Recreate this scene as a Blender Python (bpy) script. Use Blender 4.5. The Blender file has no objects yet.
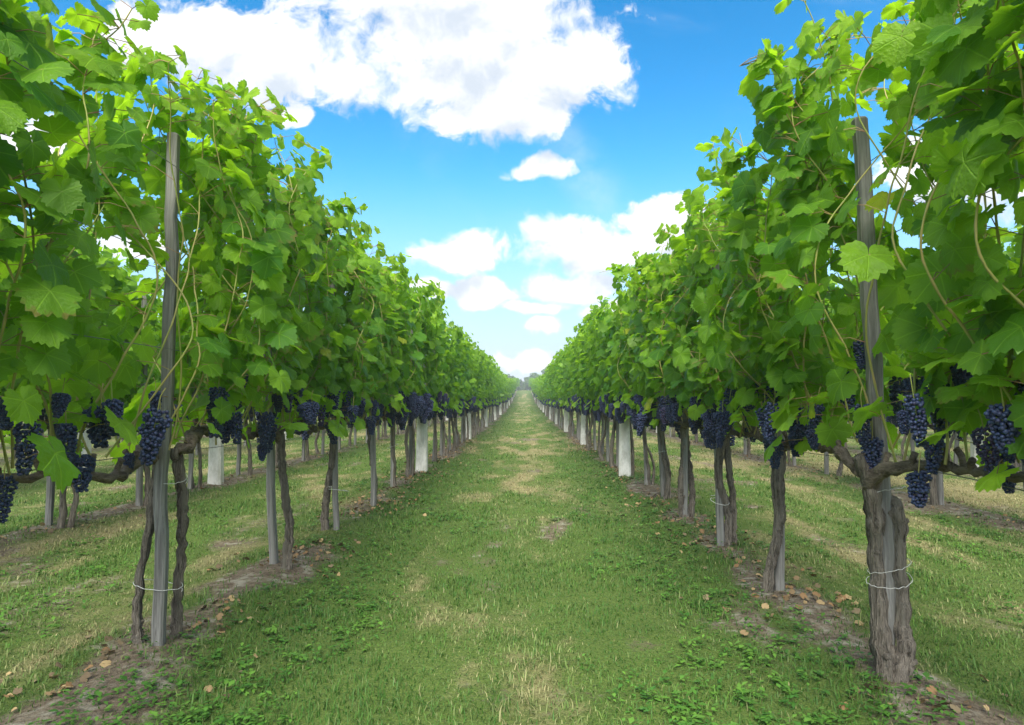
import bpy, math, random
import numpy as np
R = math.radians
PI = math.pi
sc = bpy.context.scene
COL = sc.collection

# ------------------------------------------------------------------ camera
F_PX = 683.0                      # focal length in pixels at 1024 wide (24 mm)
EYE = 1.05
cam_d = bpy.data.cameras.new('camera')
cam_d.sensor_width = 36.0
cam_d.lens = 36.0 * F_PX / 1024.0
cam_d.clip_start = 0.05
cam_d.clip_end = 6000
cam = bpy.data.objects.new('camera', cam_d)
COL.objects.link(cam)
cam.location = (0, 0, EYE)
cam.rotation_euler = (R(90) + math.atan(36.5 / F_PX), 0, math.atan(12 / F_PX))
sc.camera = cam

# ------------------------------------------------------------------ exposure
sc.view_settings.view_transform = 'Standard'
sc.view_settings.look = 'None'
sc.view_settings.gamma = 1
sc.view_settings.use_curve_mapping = False
sc.view_settings.exposure = 1.88
cy = sc.cycles
cy.max_bounces = 7
cy.diffuse_bounces = 4
cy.glossy_bounces = 2
cy.transmission_bounces = 4
cy.transparent_max_bounces = 4
cy.caustics_reflective = False
cy.caustics_refractive = False
cy.use_denoising = True
cy.sample_clamp_indirect = 6

# ------------------------------------------------------------------ sun and sky
SUN_DIR = np.array([-0.05, -0.70, 0.72]); SUN_DIR /= np.linalg.norm(SUN_DIR)
SUN_EL = math.asin(SUN_DIR[2]); SUN_AZ = math.atan2(SUN_DIR[0], SUN_DIR[1])
sun_d = bpy.data.lights.new('sun', 'SUN')
sun_d.energy = 2.6
sun_d.angle = R(36)
sun_d.color = (1.0, 0.95, 0.86)
sun = bpy.data.objects.new('sun', sun_d)
COL.objects.link(sun)
sun.rotation_euler = (PI / 2 - SUN_EL, 0, -SUN_AZ + PI)
sun.location = (0, 0, 30)


class NT:
    """small node-tree writer"""
    def __init__(s, tree):
        s.t = tree; s.n = tree.nodes; s.l = tree.links

    def new(s, typ, ins=None, **props):
        nd = s.n.new(typ)
        for k, v in props.items():
            setattr(nd, k, v)
        for k, v in (ins or {}).items():
            s.put(nd.inputs[k], v)
        return nd

    def put(s, sock, v):
        if isinstance(v, bpy.types.NodeSocket):
            s.l.new(v, sock)
        else:
            sock.default_value = v

    def math(s, op, a, b=None, c=None, clamp=False):
        nd = s.n.new('ShaderNodeMath'); nd.operation = op; nd.use_clamp = clamp
        for i, v in enumerate((a, b, c)):
            if v is not None:
                s.put(nd.inputs[i], v)
        return nd.outputs[0]

    def vec(s, op, a, b=None, out=0):
        nd = s.n.new('ShaderNodeVectorMath'); nd.operation = op
        s.put(nd.inputs[0], a)
        if b is not None:
            s.put(nd.inputs[1], b)
        return nd.outputs[out]

    def mix(s, f, a, b, blend='MIX'):
        nd = s.n.new('ShaderNodeMix'); nd.data_type = 'RGBA'; nd.blend_type = blend
        s.put(nd.inputs[0], f); s.put(nd.inputs[6], a); s.put(nd.inputs[7], b)
        return nd.outputs[2]

    def smooth(s, x, lo, hi, a=0.0, b=1.0):
        nd = s.n.new('ShaderNodeMapRange'); nd.interpolation_type = 'SMOOTHSTEP'
        s.put(nd.inputs[0], x); nd.inputs[1].default_value = lo; nd.inputs[2].default_value = hi
        nd.inputs[3].default_value = a; nd.inputs[4].default_value = b
        return nd.outputs[0]

    def noise(s, vec, scale, detail=4, rough=0.55, out=0, dist=0.0):
        nd = s.n.new('ShaderNodeTexNoise')
        if vec is not None:
            s.put(nd.inputs['Vector'], vec)
        nd.inputs['Scale'].default_value = scale
        nd.inputs['Detail'].default_value = detail
        nd.inputs['Roughness'].default_value = rough
        nd.inputs['Distortion'].default_value = dist
        return nd.outputs[out]


def C4(c):
    return (c[0], c[1], c[2], 1.0)


# cumulus placed in the sky by direction: (u, v) = (x/y, z/y) of the view direction, with half-widths
def _uv(px, py, rx, ry):
    return ((px - 524) / F_PX, (399 - py) / F_PX, rx / F_PX, ry / F_PX)


CLOUDS = [_uv(*c) for c in (
    (470, 35, 170, 92), (565, 60, 82, 56), (430, -25, 200, 90), (345, 72, 60, 40), (270, 50, 100, 56),
    (195, 30, 100, 52), (140, 20, 70, 50), (500, 100, 90, 42), (542, 122, 34, 24), (286, 106, 26, 15),
    (532, 162, 42, 13), (452, 252, 60, 26), (478, 294, 50, 22), (532, 309, 46, 11), (602, 246, 96, 34),
    (668, 218, 54, 30), (556, 228, 46, 24), (574, 287, 58, 22), (548, 327, 24, 12), (532, 360, 50, 14),
    (602, 314, 26, 15), (985, 165, 90, 60), (930, 175, 60, 34), (108, 195, 34, 16),
    (120, 238, 50, 22), (30, 140, 80, 40), (700, 265, 60, 20), (430, 292, 40, 16))]

world = bpy.data.worlds.new('World')
sc.world = world
world.use_nodes = True
world.cycles.sampling_method = 'MANUAL'
world.cycles.sample_map_resolution = 512
wt = NT(world.node_tree)
wt.n.clear()

grp = bpy.data.node_groups.new('cumulus_density', 'ShaderNodeTree')
grp.interface.new_socket('uv', in_out='INPUT', socket_type='NodeSocketVector')
grp.interface.new_socket('density', in_out='OUTPUT', socket_type='NodeSocketFloat')
g = NT(grp)
gi = g.new('NodeGroupInput'); go = g.new('NodeGroupOutput')
p0 = gi.outputs[0]
warp = g.vec('SCALE', g.vec('SUBTRACT', g.noise(p0, 9.0, 3, 0.5, out=1), (0.5, 0.5, 0.5)))
warp.node.inputs['Scale'].default_value = 0.075
p1 = g.vec('ADD', p0, warp)
acc = None
for (u, v, ru, rv) in CLOUDS:
    d = g.vec('MULTIPLY', g.vec('SUBTRACT', p1, (u, v, 0)), (1 / ru, 1 / rv, 0))
    q = g.math('SUBTRACT', 1.0, g.vec('LENGTH', d, out=1))
    acc = q if acc is None else g.math('SMOOTH_MAX', acc, q, 0.22)
puff = g.noise(p1, 16.0, 8, 0.60)
puff2 = g.noise(p1, 46.0, 5, 0.6)
dens = g.math('ADD', acc, g.math('MULTIPLY', g.math('SUBTRACT', puff, 0.52), 1.25))
dens = g.math('ADD', dens, g.math('MULTIPLY', g.math('SUBTRACT', puff2, 0.5), 0.60))
g.put(go.inputs[0], dens)

tc = wt.new('ShaderNodeTexCoord')
dirn = wt.vec('NORMALIZE', tc.outputs['Generated'])
sep = wt.new('ShaderNodeSeparateXYZ', {0: dirn})
yy = wt.math('MAXIMUM', sep.outputs[1], 0.12)
comb = wt.new('ShaderNodeCombineXYZ', {0: wt.math('DIVIDE', sep.outputs[0], yy), 1: wt.math('DIVIDE', sep.outputs[2], yy), 2: 0.0})
def cumulus(vec):
    nd = wt.new('ShaderNodeGroup'); nd.node_tree = grp
    wt.put(nd.inputs[0], vec)
    return nd.outputs[0]
d_here = cumulus(comb.outputs[0])
d_up = cumulus(wt.vec('ADD', comb.outputs[0], (-0.012, 0.050, 0)))
# the rest of the sky: scattered cumulus all round
around = wt.math('ADD', wt.noise(wt.vec('MULTIPLY', dirn, (1, 1, 2.0)), 3.2, 8, 0.6), -0.42)
ahead = wt.smooth(sep.outputs[1], 0.30, 0.55)
wide = wt.math('ABSOLUTE', wt.math('DIVIDE', sep.outputs[0], yy))
ahead = wt.math('MULTIPLY', ahead, wt.smooth(wide, 0.8, 1.1, 1.0, 0.0))
edge = wt.smooth(wt.noise(comb.outputs[0], 5.0, 3, 0.5), 0.35, 0.65, 0.24, 0.62)
dens_f = wt.smooth(wt.math('DIVIDE', wt.math('SUBTRACT', d_here, 0.02), edge), 0.0, 1.0)
dens_a = wt.smooth(around, 0.0, 0.10)
dens = wt.math('ADD', wt.math('MULTIPLY', dens_f, ahead), wt.math('MULTIPLY', dens_a, wt.math('SUBTRACT', 1.0, ahead)))
# thin veil of cirrus
veil = wt.smooth(wt.noise(wt.vec('MULTIPLY', comb.outputs[0], (1.0, 1.6, 1)), 3.0, 6, 0.62, dist=0.8), 0.50, 0.85, 0.0, 0.16)
# one wisp trailing from the big cloud
_wx, _wy = 63 / 114, -95 / 114
rel = wt.vec('SUBTRACT', comb.outputs[0], ((580 - 524) / F_PX, (399 - 165) / F_PX, 0))
al = wt.vec('DOT_PRODUCT', rel, (_wx, _wy, 0), out=1); pe = wt.vec('DOT_PRODUCT', rel, (-_wy, _wx, 0), out=1)
wisp = wt.math('MULTIPLY', wt.smooth(wt.math('ABSOLUTE', al), 0.03, 0.125, 1.0, 0.0), wt.smooth(wt.math('ABSOLUTE', pe), 0.0, 0.060, 0.24, 0.0))
wisp = wt.math('MULTIPLY', wisp, wt.smooth(wt.noise(comb.outputs[0], 14.0, 4, 0.6), 0.30, 0.70, 0.1, 1.0))
dens = wt.math('MAXIMUM', dens, wt.math('MULTIPLY', wt.math('MAXIMUM', veil, wisp), ahead))
shade = wt.smooth(wt.math('SUBTRACT', d_up, wt.math('MULTIPLY', d_here, 0.35)), 0.12, 0.85)
cl_col = wt.mix(shade, C4((1.0, 1.0, 1.0)), C4((0.62, 0.69, 0.78)))

sky = wt.new('ShaderNodeTexSky', sky_type='NISHITA', sun_disc=False)
sky.sun_elevation = SUN_EL
sky.sun_rotation = SUN_AZ
sky.altitude = 150
sky.air_density = 1.0
sky.dust_density = 0.35
sky.ozone_density = 2.2
hs = wt.new('ShaderNodeHueSaturation', {'Hue': 0.485, 'Saturation': 1.40, 'Value': 1.0, 'Color': sky.outputs[0]})
CLOUD_LUM = 3.35
cl = wt.mix(1.0, cl_col, C4((CLOUD_LUM,) * 3), 'MULTIPLY')
cl.node.clamp_result = False
deep = wt.mix(1.0, hs.outputs[0], wt.mix(wt.smooth(sep.outputs[2], 0.18, 0.55), C4((0.78, 0.74, 0.76)), C4((0.36, 0.60, 0.68))), 'MULTIPLY')
blue = wt.mix(wt.smooth(sep.outputs[2], 0.02, 0.34, 0.88, 0.0), deep, C4((1.65, 1.95, 2.40)))
skyc = wt.mix(dens, blue, cl)
bg = wt.new('ShaderNodeBackground', {'Color': skyc, 'Strength': 0.10})
wt.new('ShaderNodeOutputWorld', {'Surface': bg.outputs[0]})


# ------------------------------------------------------------------ noise for numpy
def _hash(ix, iy, seed):
    h = (ix.astype(np.int64) * 374761393 + iy.astype(np.int64) * 668265263 + seed * 1442695041) & 0x7fffffff
    h = ((h ^ (h >> 13)) * 1274126177) & 0x7fffffff
    h = h ^ (h >> 16)
    return (h & 0xffff) / 65535.0


def vnoise(x, y, seed=0):
    ix = np.floor(x); iy = np.floor(y)
    fx = x - ix; fy = y - iy
    fx = fx * fx * (3 - 2 * fx); fy = fy * fy * (3 - 2 * fy)
    a = _hash(ix, iy, seed); b = _hash(ix + 1, iy, seed)
    c = _hash(ix, iy + 1, seed); d = _hash(ix + 1, iy + 1, seed)
    return (a * (1 - fx) + b * fx) * (1 - fy) + (c * (1 - fx) + d * fx) * fy


def fbm(x, y, seed=0, octv=4):
    t = 0; amp = 0.5; s = 0
    for o in range(octv):
        t = t + amp * vnoise(x * 2 ** o + 17.3 * o, y * 2 ** o - 9.1 * o, seed + o); s += amp; amp *= 0.5
    return t / s


# ------------------------------------------------------------------ the rows
ROW_X = {'L1': -1.50, 'R1': 1.39, 'L2': -3.75, 'R2': 4.05, 'L3': -6.2, 'R3': 6.6}
ALL_X = [-1.50, 1.39, -3.75, 4.05, -6.2, 6.6, -8.7, 9.1, -11.2, 11.6, -13.7, 14.1, -16.2, 16.6]
HERO_BASES = [(-1.52, 2.86), (1.39, 2.60), (-1.5, 4.16), (1.38, 3.72)]


def row_dist(x):
    return np.min(np.abs(x[..., None] - np.array(ALL_X)), axis=-1)


def rise(y):
    y = np.asarray(y, float)
    q_ = np.clip(y, 25, 115) - 25
    far_ = np.maximum(y - 115, 0)
    return 0.00026 * q_ ** 2 + 0.0468 * 26 * (1 - np.exp(-far_ / 26))


def ground_z(x, y):
    x = np.asarray(x, float); y = np.asarray(y, float)
    near = np.exp(-np.maximum(np.hypot(x, y) - 6, 0) / 25.0)
    z = (fbm(x * 0.7, y * 0.7, 3) - 0.5) * 0.06 * near + (fbm(x * 6, y * 6, 5) - 0.5) * 0.03 * near
    rd = row_dist(x)
    z = z + 0.035 * np.exp(-(rd / 0.28) ** 2) * near * (0.4 + 1.2 * vnoise(x * 2.3, y * 1.4, 8))
    z = z + rise(y)
    for (hx, hy) in HERO_BASES:
        z = z + 0.022 * np.exp(-(((x - hx) / 0.22) ** 2 + ((y - hy) / 0.25) ** 2))
    return z


def gz(x, y):
    return float(ground_z(np.array([x]), np.array([y]))[0])


def fields(x, y):
    """cover: 0 bare soil .. 1 grassed; dry: 0 fresh green .. 1 straw"""
    rd = row_dist(x)
    n1 = fbm(x * 1.3, y * 0.9, 21); n2 = fbm(x * 4.0, y * 2.0, 31); n3 = fbm(x * 0.5, y * 0.22, 41)
    cover = 0.90 + 1.5 * (n1 - 0.5) + 1.5 * (n2 - 0.5)
    cover = cover - 0.80 * np.exp(-(rd / 0.23) ** 2)
    # worn middle of the lane
    ax = np.abs(x + 0.08)
    cover = cover - 0.10 * np.exp(-((x + 0.15) / 0.33) ** 2) * np.clip(1.5 - y / 40, 0.2, 1)
    cover = cover + 0.25 * np.exp(-((np.abs(x) - 0.95) / 0.35) ** 2)
    dry = 0.28 + 1.3 * (fbm(x * 1.5, y * 0.35, 51) - 0.5) + 0.55 * (n3 - 0.5) + 1.5 * (fbm(x * 4.5, y * 1.5, 61) - 0.5)
    dry = dry + 0.11 * np.exp(-(ax / 0.45) ** 2) - 0.22 * np.exp(-((np.abs(x) - 1.0) / 0.35) ** 2)
    dry = dry + 0.13 * np.clip((np.abs(x) - 1.7) / 0.6, 0, 1)
    return np.clip(cover, 0, 1), np.clip(dry, 0, 1)


# ------------------------------------------------------------------ object helpers
def link(o, parent=None):
    COL.objects.link(o)
    if parent is not None:
        o.parent = parent
    return o


def mesh_np(name, v, tris=None, quads=None, mats=(), midx=None, smooth=True, attrs=None, uv=None):
    """a mesh from numpy arrays; tris first, then quads"""
    me = bpy.data.meshes.new(name)
    v = np.asarray(v, np.float32).reshape(-1, 3)
    tris = np.zeros((0, 3), np.int32) if tris is None else np.asarray(tris, np.int32).reshape(-1, 3)
    quads = np.zeros((0, 4), np.int32) if quads is None else np.asarray(quads, np.int32).reshape(-1, 4)
    me.vertices.add(len(v)); me.vertices.foreach_set('co', v.ravel())
    loops = np.concatenate([tris.ravel(), quads.ravel()])
    me.loops.add(len(loops)); me.loops.foreach_set('vertex_index', loops)
    nf = len(tris) + len(quads)
    start = np.concatenate([np.arange(len(tris)) * 3, len(tris) * 3 + np.arange(len(quads)) * 4]).astype(np.int32)
    me.polygons.add(nf); me.polygons.foreach_set('loop_start', start)
    me.polygons.foreach_set('use_smooth', np.full(nf, smooth, bool))
    for m in mats:
        me.materials.append(m)
    if midx is not None:
        me.polygons.foreach_set('material_index', np.asarray(midx, np.int32))
    for k, a in (attrs or {}).items():
        a = np.asarray(a, np.float32)
        if a.ndim == 1:
            at = me.attributes.new(k, 'FLOAT', 'POINT'); at.data.foreach_set('value', a)
        else:
            at = me.attributes.new(k, 'FLOAT_COLOR', 'POINT')
            at.data.foreach_set('color', np.concatenate([a, np.ones((len(a), 1), np.float32)], 1).ravel())
    if uv is not None:
        ul = me.uv_layers.new(name='UVMap')
        ul.data.foreach_set('uv', np.asarray(uv, np.float32)[loops].ravel())
    me.update(calc_edges=True)
    return me


def obj(name, me, parent=None, loc=(0, 0, 0)):
    o = bpy.data.objects.new(name, me)
    o.location = loc
    return link(o, parent)


def tag(o, label=None, cat=None, group=None, kind=None):
    for k, v in (('label', label), ('category', cat), ('group', group), ('kind', kind)):
        if v:
            o[k] = v
    return o


def thing(name, label, cat, loc, group=None):
    o = bpy.data.objects.new(name, None)
    o.empty_display_size = 0.1
    o.location = loc
    link(o)
    return tag(o, label, cat, group)


class Bag:
    """collects tubes and solids into one mesh"""
    def __init__(s):
        s.v = []; s.q = []; s.t = []; s.n = 0

    def add(s, v, q=None, t=None):
        v = np.asarray(v, float).reshape(-1, 3)
        s.v.append(v)
        if q is not None and len(q):
            s.q.append(np.asarray(q).reshape(-1, 4) + s.n)
        if t is not None and len(t):
            s.t.append(np.asarray(t).reshape(-1, 3) + s.n)
        s.n += len(v)

    def mesh(s, name, mats, smooth=True):
        return mesh_np(name, np.concatenate(s.v), np.concatenate(s.t) if s.t else None,
                       np.concatenate(s.q) if s.q else None, mats, smooth=smooth)


def resample(pts, n):
    pts = np.asarray(pts, float)
    # Catmull-Rom through the control points
    P = np.vstack([2 * pts[0] - pts[1], pts, 2 * pts[-1] - pts[-2]])
    m = len(pts) - 1
    ts = np.linspace(0, m, n)
    k = np.minimum(ts.astype(int), m - 1); t = (ts - k)[:, None]
    a, b, c, d = P[k], P[k + 1], P[k + 2], P[k + 3]
    return 0.5 * (2 * b + (c - a) * t + (2 * a - 5 * b + 4 * c - d) * t ** 2 + (3 * b - a - 3 * c + d) * t ** 3)


def tube(bag, pts, rad, sides=8, rng=None, rough=0.0, cap=True, ridge=0.0):
    pts = np.asarray(pts, float); n = len(pts)
    rad = np.broadcast_to(np.asarray(rad, float), (n,)) if np.ndim(rad) == 0 or len(np.atleast_1d(rad)) == n else np.interp(np.linspace(0, 1, n), np.linspace(0, 1, len(rad)), rad)
    tan = np.gradient(pts, axis=0)
    tan /= np.linalg.norm(tan, axis=1)[:, None] + 1e-9
    ref = np.array([0, 0, 1.0]) if abs(tan[:, 2]).mean() < 0.8 else np.array([1.0, 0, 0])
    a = np.cross(tan, ref); a /= np.linalg.norm(a, axis=1)[:, None] + 1e-9
    b = np.cross(tan, a)
    th = np.linspace(0, 2 * PI, sides, endpoint=False)
    rr = np.repeat(rad[:, None], sides, 1)
    if rng is not None and rough > 0:
        prof = rng.uniform(-1, 1, sides) * ridge
        rr = rr * (1 + prof[None, :] + rng.uniform(-1, 1, (n, sides)) * rough + (rng.uniform(-1, 1, (n, 1)) * rough))
    v = pts[:, None, :] + rr[..., None] * (np.cos(th)[None, :, None] * a[:, None, :] + np.sin(th)[None, :, None] * b[:, None, :])
    i = np.arange(n - 1)[:, None]; j = np.arange(sides)[None, :]; j2 = (j + 1) % sides
    q = np.stack([np.broadcast_to(x, (n - 1, sides)) for x in (i * sides + j, i * sides + j2, (i + 1) * sides + j2, (i + 1) * sides + j)], -1).reshape(-1, 4)
    v = v.reshape(-1, 3); t = []
    if cap:
        v = np.vstack([v, pts[0], pts[-1]]); c0 = n * sides; c1 = c0 + 1
        for k in range(sides):
            t.append((c0, (k + 1) % sides, k)); t.append((c1, (n - 1) * sides + k, (n - 1) * sides + (k + 1) % sides))
    bag.add(v, q, t)


# ------------------------------------------------------------------ materials
def new_mat(name):
    m = bpy.data.materials.new(name); m.use_nodes = True
    t = NT(m.node_tree); t.n.clear()
    out = t.new('ShaderNodeOutputMaterial')
    return m, t, out


def leaf_material(name, dark, light, yellow, veins=True):
    m, t, out = new_mat(name)
    tint = t.new('ShaderNodeAttribute', attribute_name='tint').outputs['Fac']
    old = t.new('ShaderNodeAttribute', attribute_name='yellowing').outputs['Fac']
    rnd = t.new('ShaderNodeObjectInfo').outputs['Random']
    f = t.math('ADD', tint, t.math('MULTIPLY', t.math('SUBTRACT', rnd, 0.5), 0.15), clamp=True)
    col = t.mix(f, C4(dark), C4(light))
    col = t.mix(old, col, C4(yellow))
    geo = t.new('ShaderNodeNewGeometry')
    blot = t.noise(geo.outputs['Position'], 28, 3, 0.6)
    col = t.mix(t.smooth(blot, 0.35, 0.75, 0.0, 0.35), col, C4([c * 0.62 for c in dark]))
    hgt = None
    if veins:
        uv = t.new('ShaderNodeUVMap').outputs[0]
        se = t.new('ShaderNodeSeparateXYZ', {0: uv})
        vx = se.outputs[0]; vy = se.outputs[1]
        best = None
        for ang in (0, 52, -52, 108, -108):
            ca, sa = math.cos(R(ang)), math.sin(R(ang))
            along = t.math('ADD', t.math('MULTIPLY', vx, sa), t.math('MULTIPLY', vy, ca))
            across = t.math('ABSOLUTE', t.math('SUBTRACT', t.math('MULTIPLY', vx, ca), t.math('MULTIPLY', vy, sa)))
            dist = t.math('ADD', across, t.math('MULTIPLY', t.math('LESS_THAN', along, 0.0), 1.0))
            best = dist if best is None else t.math('MINIMUM', best, dist)
        vein = t.smooth(best, 0.004, 0.022, 1.0, 0.0)
        # secondary veins: fine bands branching off
        rad = t.vec('LENGTH', uv, out=1)
        band = t.math('ABSOLUTE', t.math('SINE', t.math('ADD', t.math('MULTIPLY', rad, 34), t.math('MULTIPLY', best, -46))))
        sec = t.math('MULTIPLY', t.smooth(band, 0.0, 0.22, 1.0, 0.0), 0.35)
        vein = t.math('MAXIMUM', vein, sec)
        col = t.mix(t.math('MULTIPLY', vein, 0.27), col, C4([min(1, c * 1.9 + 0.03) for c in light]))
        # a few leaves are scorched along the margin
        sick = t.math('GREATER_THAN', t.math('FRACT', t.math('MULTIPLY', tint, 41.7)), 0.88)
        scorch = t.smooth(t.math('ADD', rad, t.math('MULTIPLY', t.math('SUBTRACT', t.noise(uv, 5, 3, 0.6), 0.5), 0.9)), 0.58, 0.68)
        col = t.mix(t.math('MULTIPLY', t.math('MULTIPLY', scorch, sick), 0.8), col, C4((0.20, 0.115, 0.04)))
        hgt = t.math('ADD', t.math('MULTIPLY', vein, -0.6), t.math('MULTIPLY', t.noise(uv, 13, 2, 0.5), 1.6))
    # the underside of a vine leaf is paler and matt
    under = t.mix(0.55, col, C4((0.15, 0.25, 0.07)))
    colb = t.mix(geo.outputs['Backfacing'], col, under)
    pr = t.new('ShaderNodeBsdfPrincipled', {'Base Color': colb, 'Roughness': 0.46, 'Specular IOR Level': 0.32})
    if hgt is not None:
        bp = t.new('ShaderNodeBump', {'Height': hgt, 'Strength': 0.6, 'Distance': 0.006})
        t.put(pr.inputs['Normal'], bp.outputs[0])
    tcol = t.mix(0.55, col, C4((light[0] * 1.8, light[1] * 1.8, light[2] * 0.6)))
    tr = t.new('ShaderNodeBsdfTranslucent', {'Color': tcol})
    mx = t.new('ShaderNodeMixShader', {0: 0.55, 1: pr.outputs[0], 2: tr.outputs[0]})
    t.put(out.inputs[0], mx.outputs[0])
    return m


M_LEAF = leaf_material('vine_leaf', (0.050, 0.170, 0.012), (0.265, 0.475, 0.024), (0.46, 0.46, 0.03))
M_LEAF_FAR = leaf_material('vine_leaf_far', (0.054, 0.175, 0.014), (0.260, 0.465, 0.026), (0.42, 0.44, 0.03), veins=False)


def simple(name, c1, c2, scale, rough=0.8, bump=0.3, stretch=(1, 1, 1), dist=0.01, c3=None, obj_space=True, spec=0.3, tintrand=0.0):
    m, t, out = new_mat(name)
    tcn = t.new('ShaderNodeTexCoord')
    vec = t.vec('MULTIPLY', tcn.outputs['Object'] if obj_space else t.new('ShaderNodeNewGeometry').outputs['Position'], stretch)
    oi = t.new('ShaderNodeObjectInfo')
    vec = t.vec('ADD', vec, t.vec('MULTIPLY', oi.outputs['Location'], (3.1, 5.7, 0)))
    n = t.noise(vec, scale, 6, 0.62)
    n2 = t.noise(vec, scale * 4.3, 4, 0.6)
    f = t.smooth(t.math('ADD', t.math('MULTIPLY', n, 0.65), t.math('MULTIPLY', n2, 0.35)), 0.33, 0.67)
    col = t.mix(f, C4(c1), C4(c2))
    if c3 is not None:
        col = t.mix(t.smooth(t.noise(vec, scale * 0.35, 3, 0.5), 0.52, 0.72), col, C4(c3))
    if tintrand:
        col = t.mix(t.math('MULTIPLY', oi.outputs['Random'], tintrand), col, C4([c * 0.45 for c in c1]))
    pr = t.new('ShaderNodeBsdfPrincipled', {'Base Color': col, 'Roughness': rough, 'Specular IOR Level': spec})
    bp = t.new('ShaderNodeBump', {'Height': t.math('ADD', n, t.math('MULTIPLY', n2, 0.6)), 'Strength': bump, 'Distance': dist})
    t.put(pr.inputs['Normal'], bp.outputs[0])
    t.put(out.inputs[0], pr.outputs[0])
    return m


M_BARK = simple('vine_bark', (0.070, 0.059, 0.046), (0.36, 0.315, 0.26), 42, 0.95, 1.0, (1.6, 1.6, 0.10), 0.03, c3=(0.21, 0.195, 0.155))
M_CORDON = simple('old_vine_wood', (0.060, 0.046, 0.036), (0.22, 0.18, 0.14), 30, 0.9, 0.9, (1.4, 0.3, 1.4), 0.015)
M_SHOOT = simple('green_shoot', (0.22, 0.30, 0.06), (0.38, 0.30, 0.12), 7, 0.55, 0.1, (1, 1, 0.5), 0.002)
M_PETIOLE = simple('leaf_stalk', (0.24, 0.10, 0.07), (0.28, 0.26, 0.09), 6, 0.5, 0.0)
M_POST = simple('weathered_wood', (0.13, 0.127, 0.118), (0.39, 0.385, 0.365), 42, 0.92, 0.8, (1.6, 1.6, 0.05), 0.006, c3=(0.22, 0.222, 0.20), tintrand=0.4)
M_CONC = simple('pale_concrete', (0.52, 0.52, 0.48), (0.78, 0.78, 0.75), 11, 0.95, 0.4, (1, 1, 0.5), dist=0.006, c3=(0.42, 0.42, 0.36))
M_WIRE = simple('galvanised_wire', (0.10, 0.10, 0.105), (0.20, 0.20, 0.21), 40, 0.5, 0.05)
M_TIE = simple('pale_tie_wire', (0.42, 0.42, 0.40), (0.60, 0.60, 0.57), 40, 0.5, 0.05)


def grape_material():
    m, t, out = new_mat('grape_skin')
    tcn = t.new('ShaderNodeTexCoord').outputs['Object']
    ripe = t.new('ShaderNodeAttribute', attribute_name='tint').outputs['Fac']
    base = t.mix(ripe, C4((0.006, 0.008, 0.024)), C4((0.030, 0.012, 0.034)))
    odd = t.math('GREATER_THAN', t.new('ShaderNodeObjectInfo').outputs['Random'], 0.90)
    base = t.mix(t.math('MULTIPLY', odd, 0.8), base, C4((0.075, 0.022, 0.050)))
    bloom = t.smooth(t.noise(tcn, 75, 4, 0.6), 0.28, 0.74, 0.15, 0.92)
    col = t.mix(bloom, base, C4((0.047, 0.078, 0.180)))
    pr = t.new('ShaderNodeBsdfPrincipled', {'Base Color': col, 'Roughness': 0.46, 'Specular IOR Level': 0.35})
    t.put(out.inputs[0], pr.outputs[0])
    return m


M_GRAPE = grape_material()


def ground_material():
    m, t, out = new_mat('ground')
    pos = t.new('ShaderNodeNewGeometry').outputs['Position']
    cover = t.new('ShaderNodeAttribute', attribute_name='cover').outputs['Fac']
    dry = t.new('ShaderNodeAttribute', attribute_name='dry').outputs['Fac']
    n1 = t.noise(pos, 3.5, 6, 0.65); n2 = t.noise(pos, 38, 5, 0.7); n3 = t.noise(pos, 11, 4, 0.6)
    soil = t.mix(t.smooth(n2, 0.3, 0.7), C4((0.080, 0.060, 0.041)), C4((0.235, 0.190, 0.135)))
    soil = t.mix(t.smooth(n3, 0.48, 0.70), soil, C4((0.32, 0.30, 0.235)))
    fine = t.noise(t.vec('MULTIPLY', pos, (1, 1, 1)), 120, 4, 0.7)
    grn = t.mix(t.smooth(fine, 0.3, 0.7), C4((0.044, 0.090, 0.018)), C4((0.125, 0.175, 0.040)))
    str_ = t.mix(t.smooth(fine, 0.3, 0.7), C4((0.145, 0.128, 0.060)), C4((0.31, 0.28, 0.14)))
    dd = t.math('ADD', dry, t.math('MULTIPLY', t.math('SUBTRACT', n3, 0.5), 0.9), clamp=True)
    turf = t.mix(t.smooth(dd, 0.2, 0.85), grn, str_)
    cc = t.math('ADD', cover, t.math('MULTIPLY', t.math('SUBTRACT', n2, 0.5), 1.1))
    cc = t.math('ADD', cc, t.math('MULTIPLY', t.math('SUBTRACT', n1, 0.5), 0.3))
    col = t.mix(t.smooth(cc, 0.22, 0.60), soil, turf)
    pr = t.new('ShaderNodeBsdfPrincipled', {'Base Color': col, 'Roughness': 0.95, 'Specular IOR Level': 0.15})
    h = t.math('ADD', t.math('MULTIPLY', n2, 0.7), t.math('MULTIPLY', fine, 0.5))
    bp = t.new('ShaderNodeBump', {'Height': h, 'Strength': 0.8, 'Distance': 0.03})
    t.put(pr.inputs['Normal'], bp.outputs[0])
    t.put(out.inputs[0], pr.outputs[0])
    return m


M_GROUND = ground_material()


def attr_colour_material(name, transl=0.3, rough=0.6):
    m, t, out = new_mat(name)
    col = t.new('ShaderNodeAttribute', attribute_name='colour').outputs['Color']
    pr = t.new('ShaderNodeBsdfPrincipled', {'Base Color': col, 'Roughness': rough, 'Specular IOR Level': 0.25})
    tr = t.new('ShaderNodeBsdfTranslucent', {'Color': col})
    mx = t.new('ShaderNodeMixShader', {0: transl, 1: pr.outputs[0], 2: tr.outputs[0]})
    t.put(out.inputs[0], mx.outputs[0])
    return m


M_GRASS = attr_colour_material('grass_blade', 0.3)
M_WEED = attr_colour_material('weed_leaf', 0.25, 0.5)
M_LITTER = attr_colour_material('dead_leaf', 0.1, 0.75)

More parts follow.
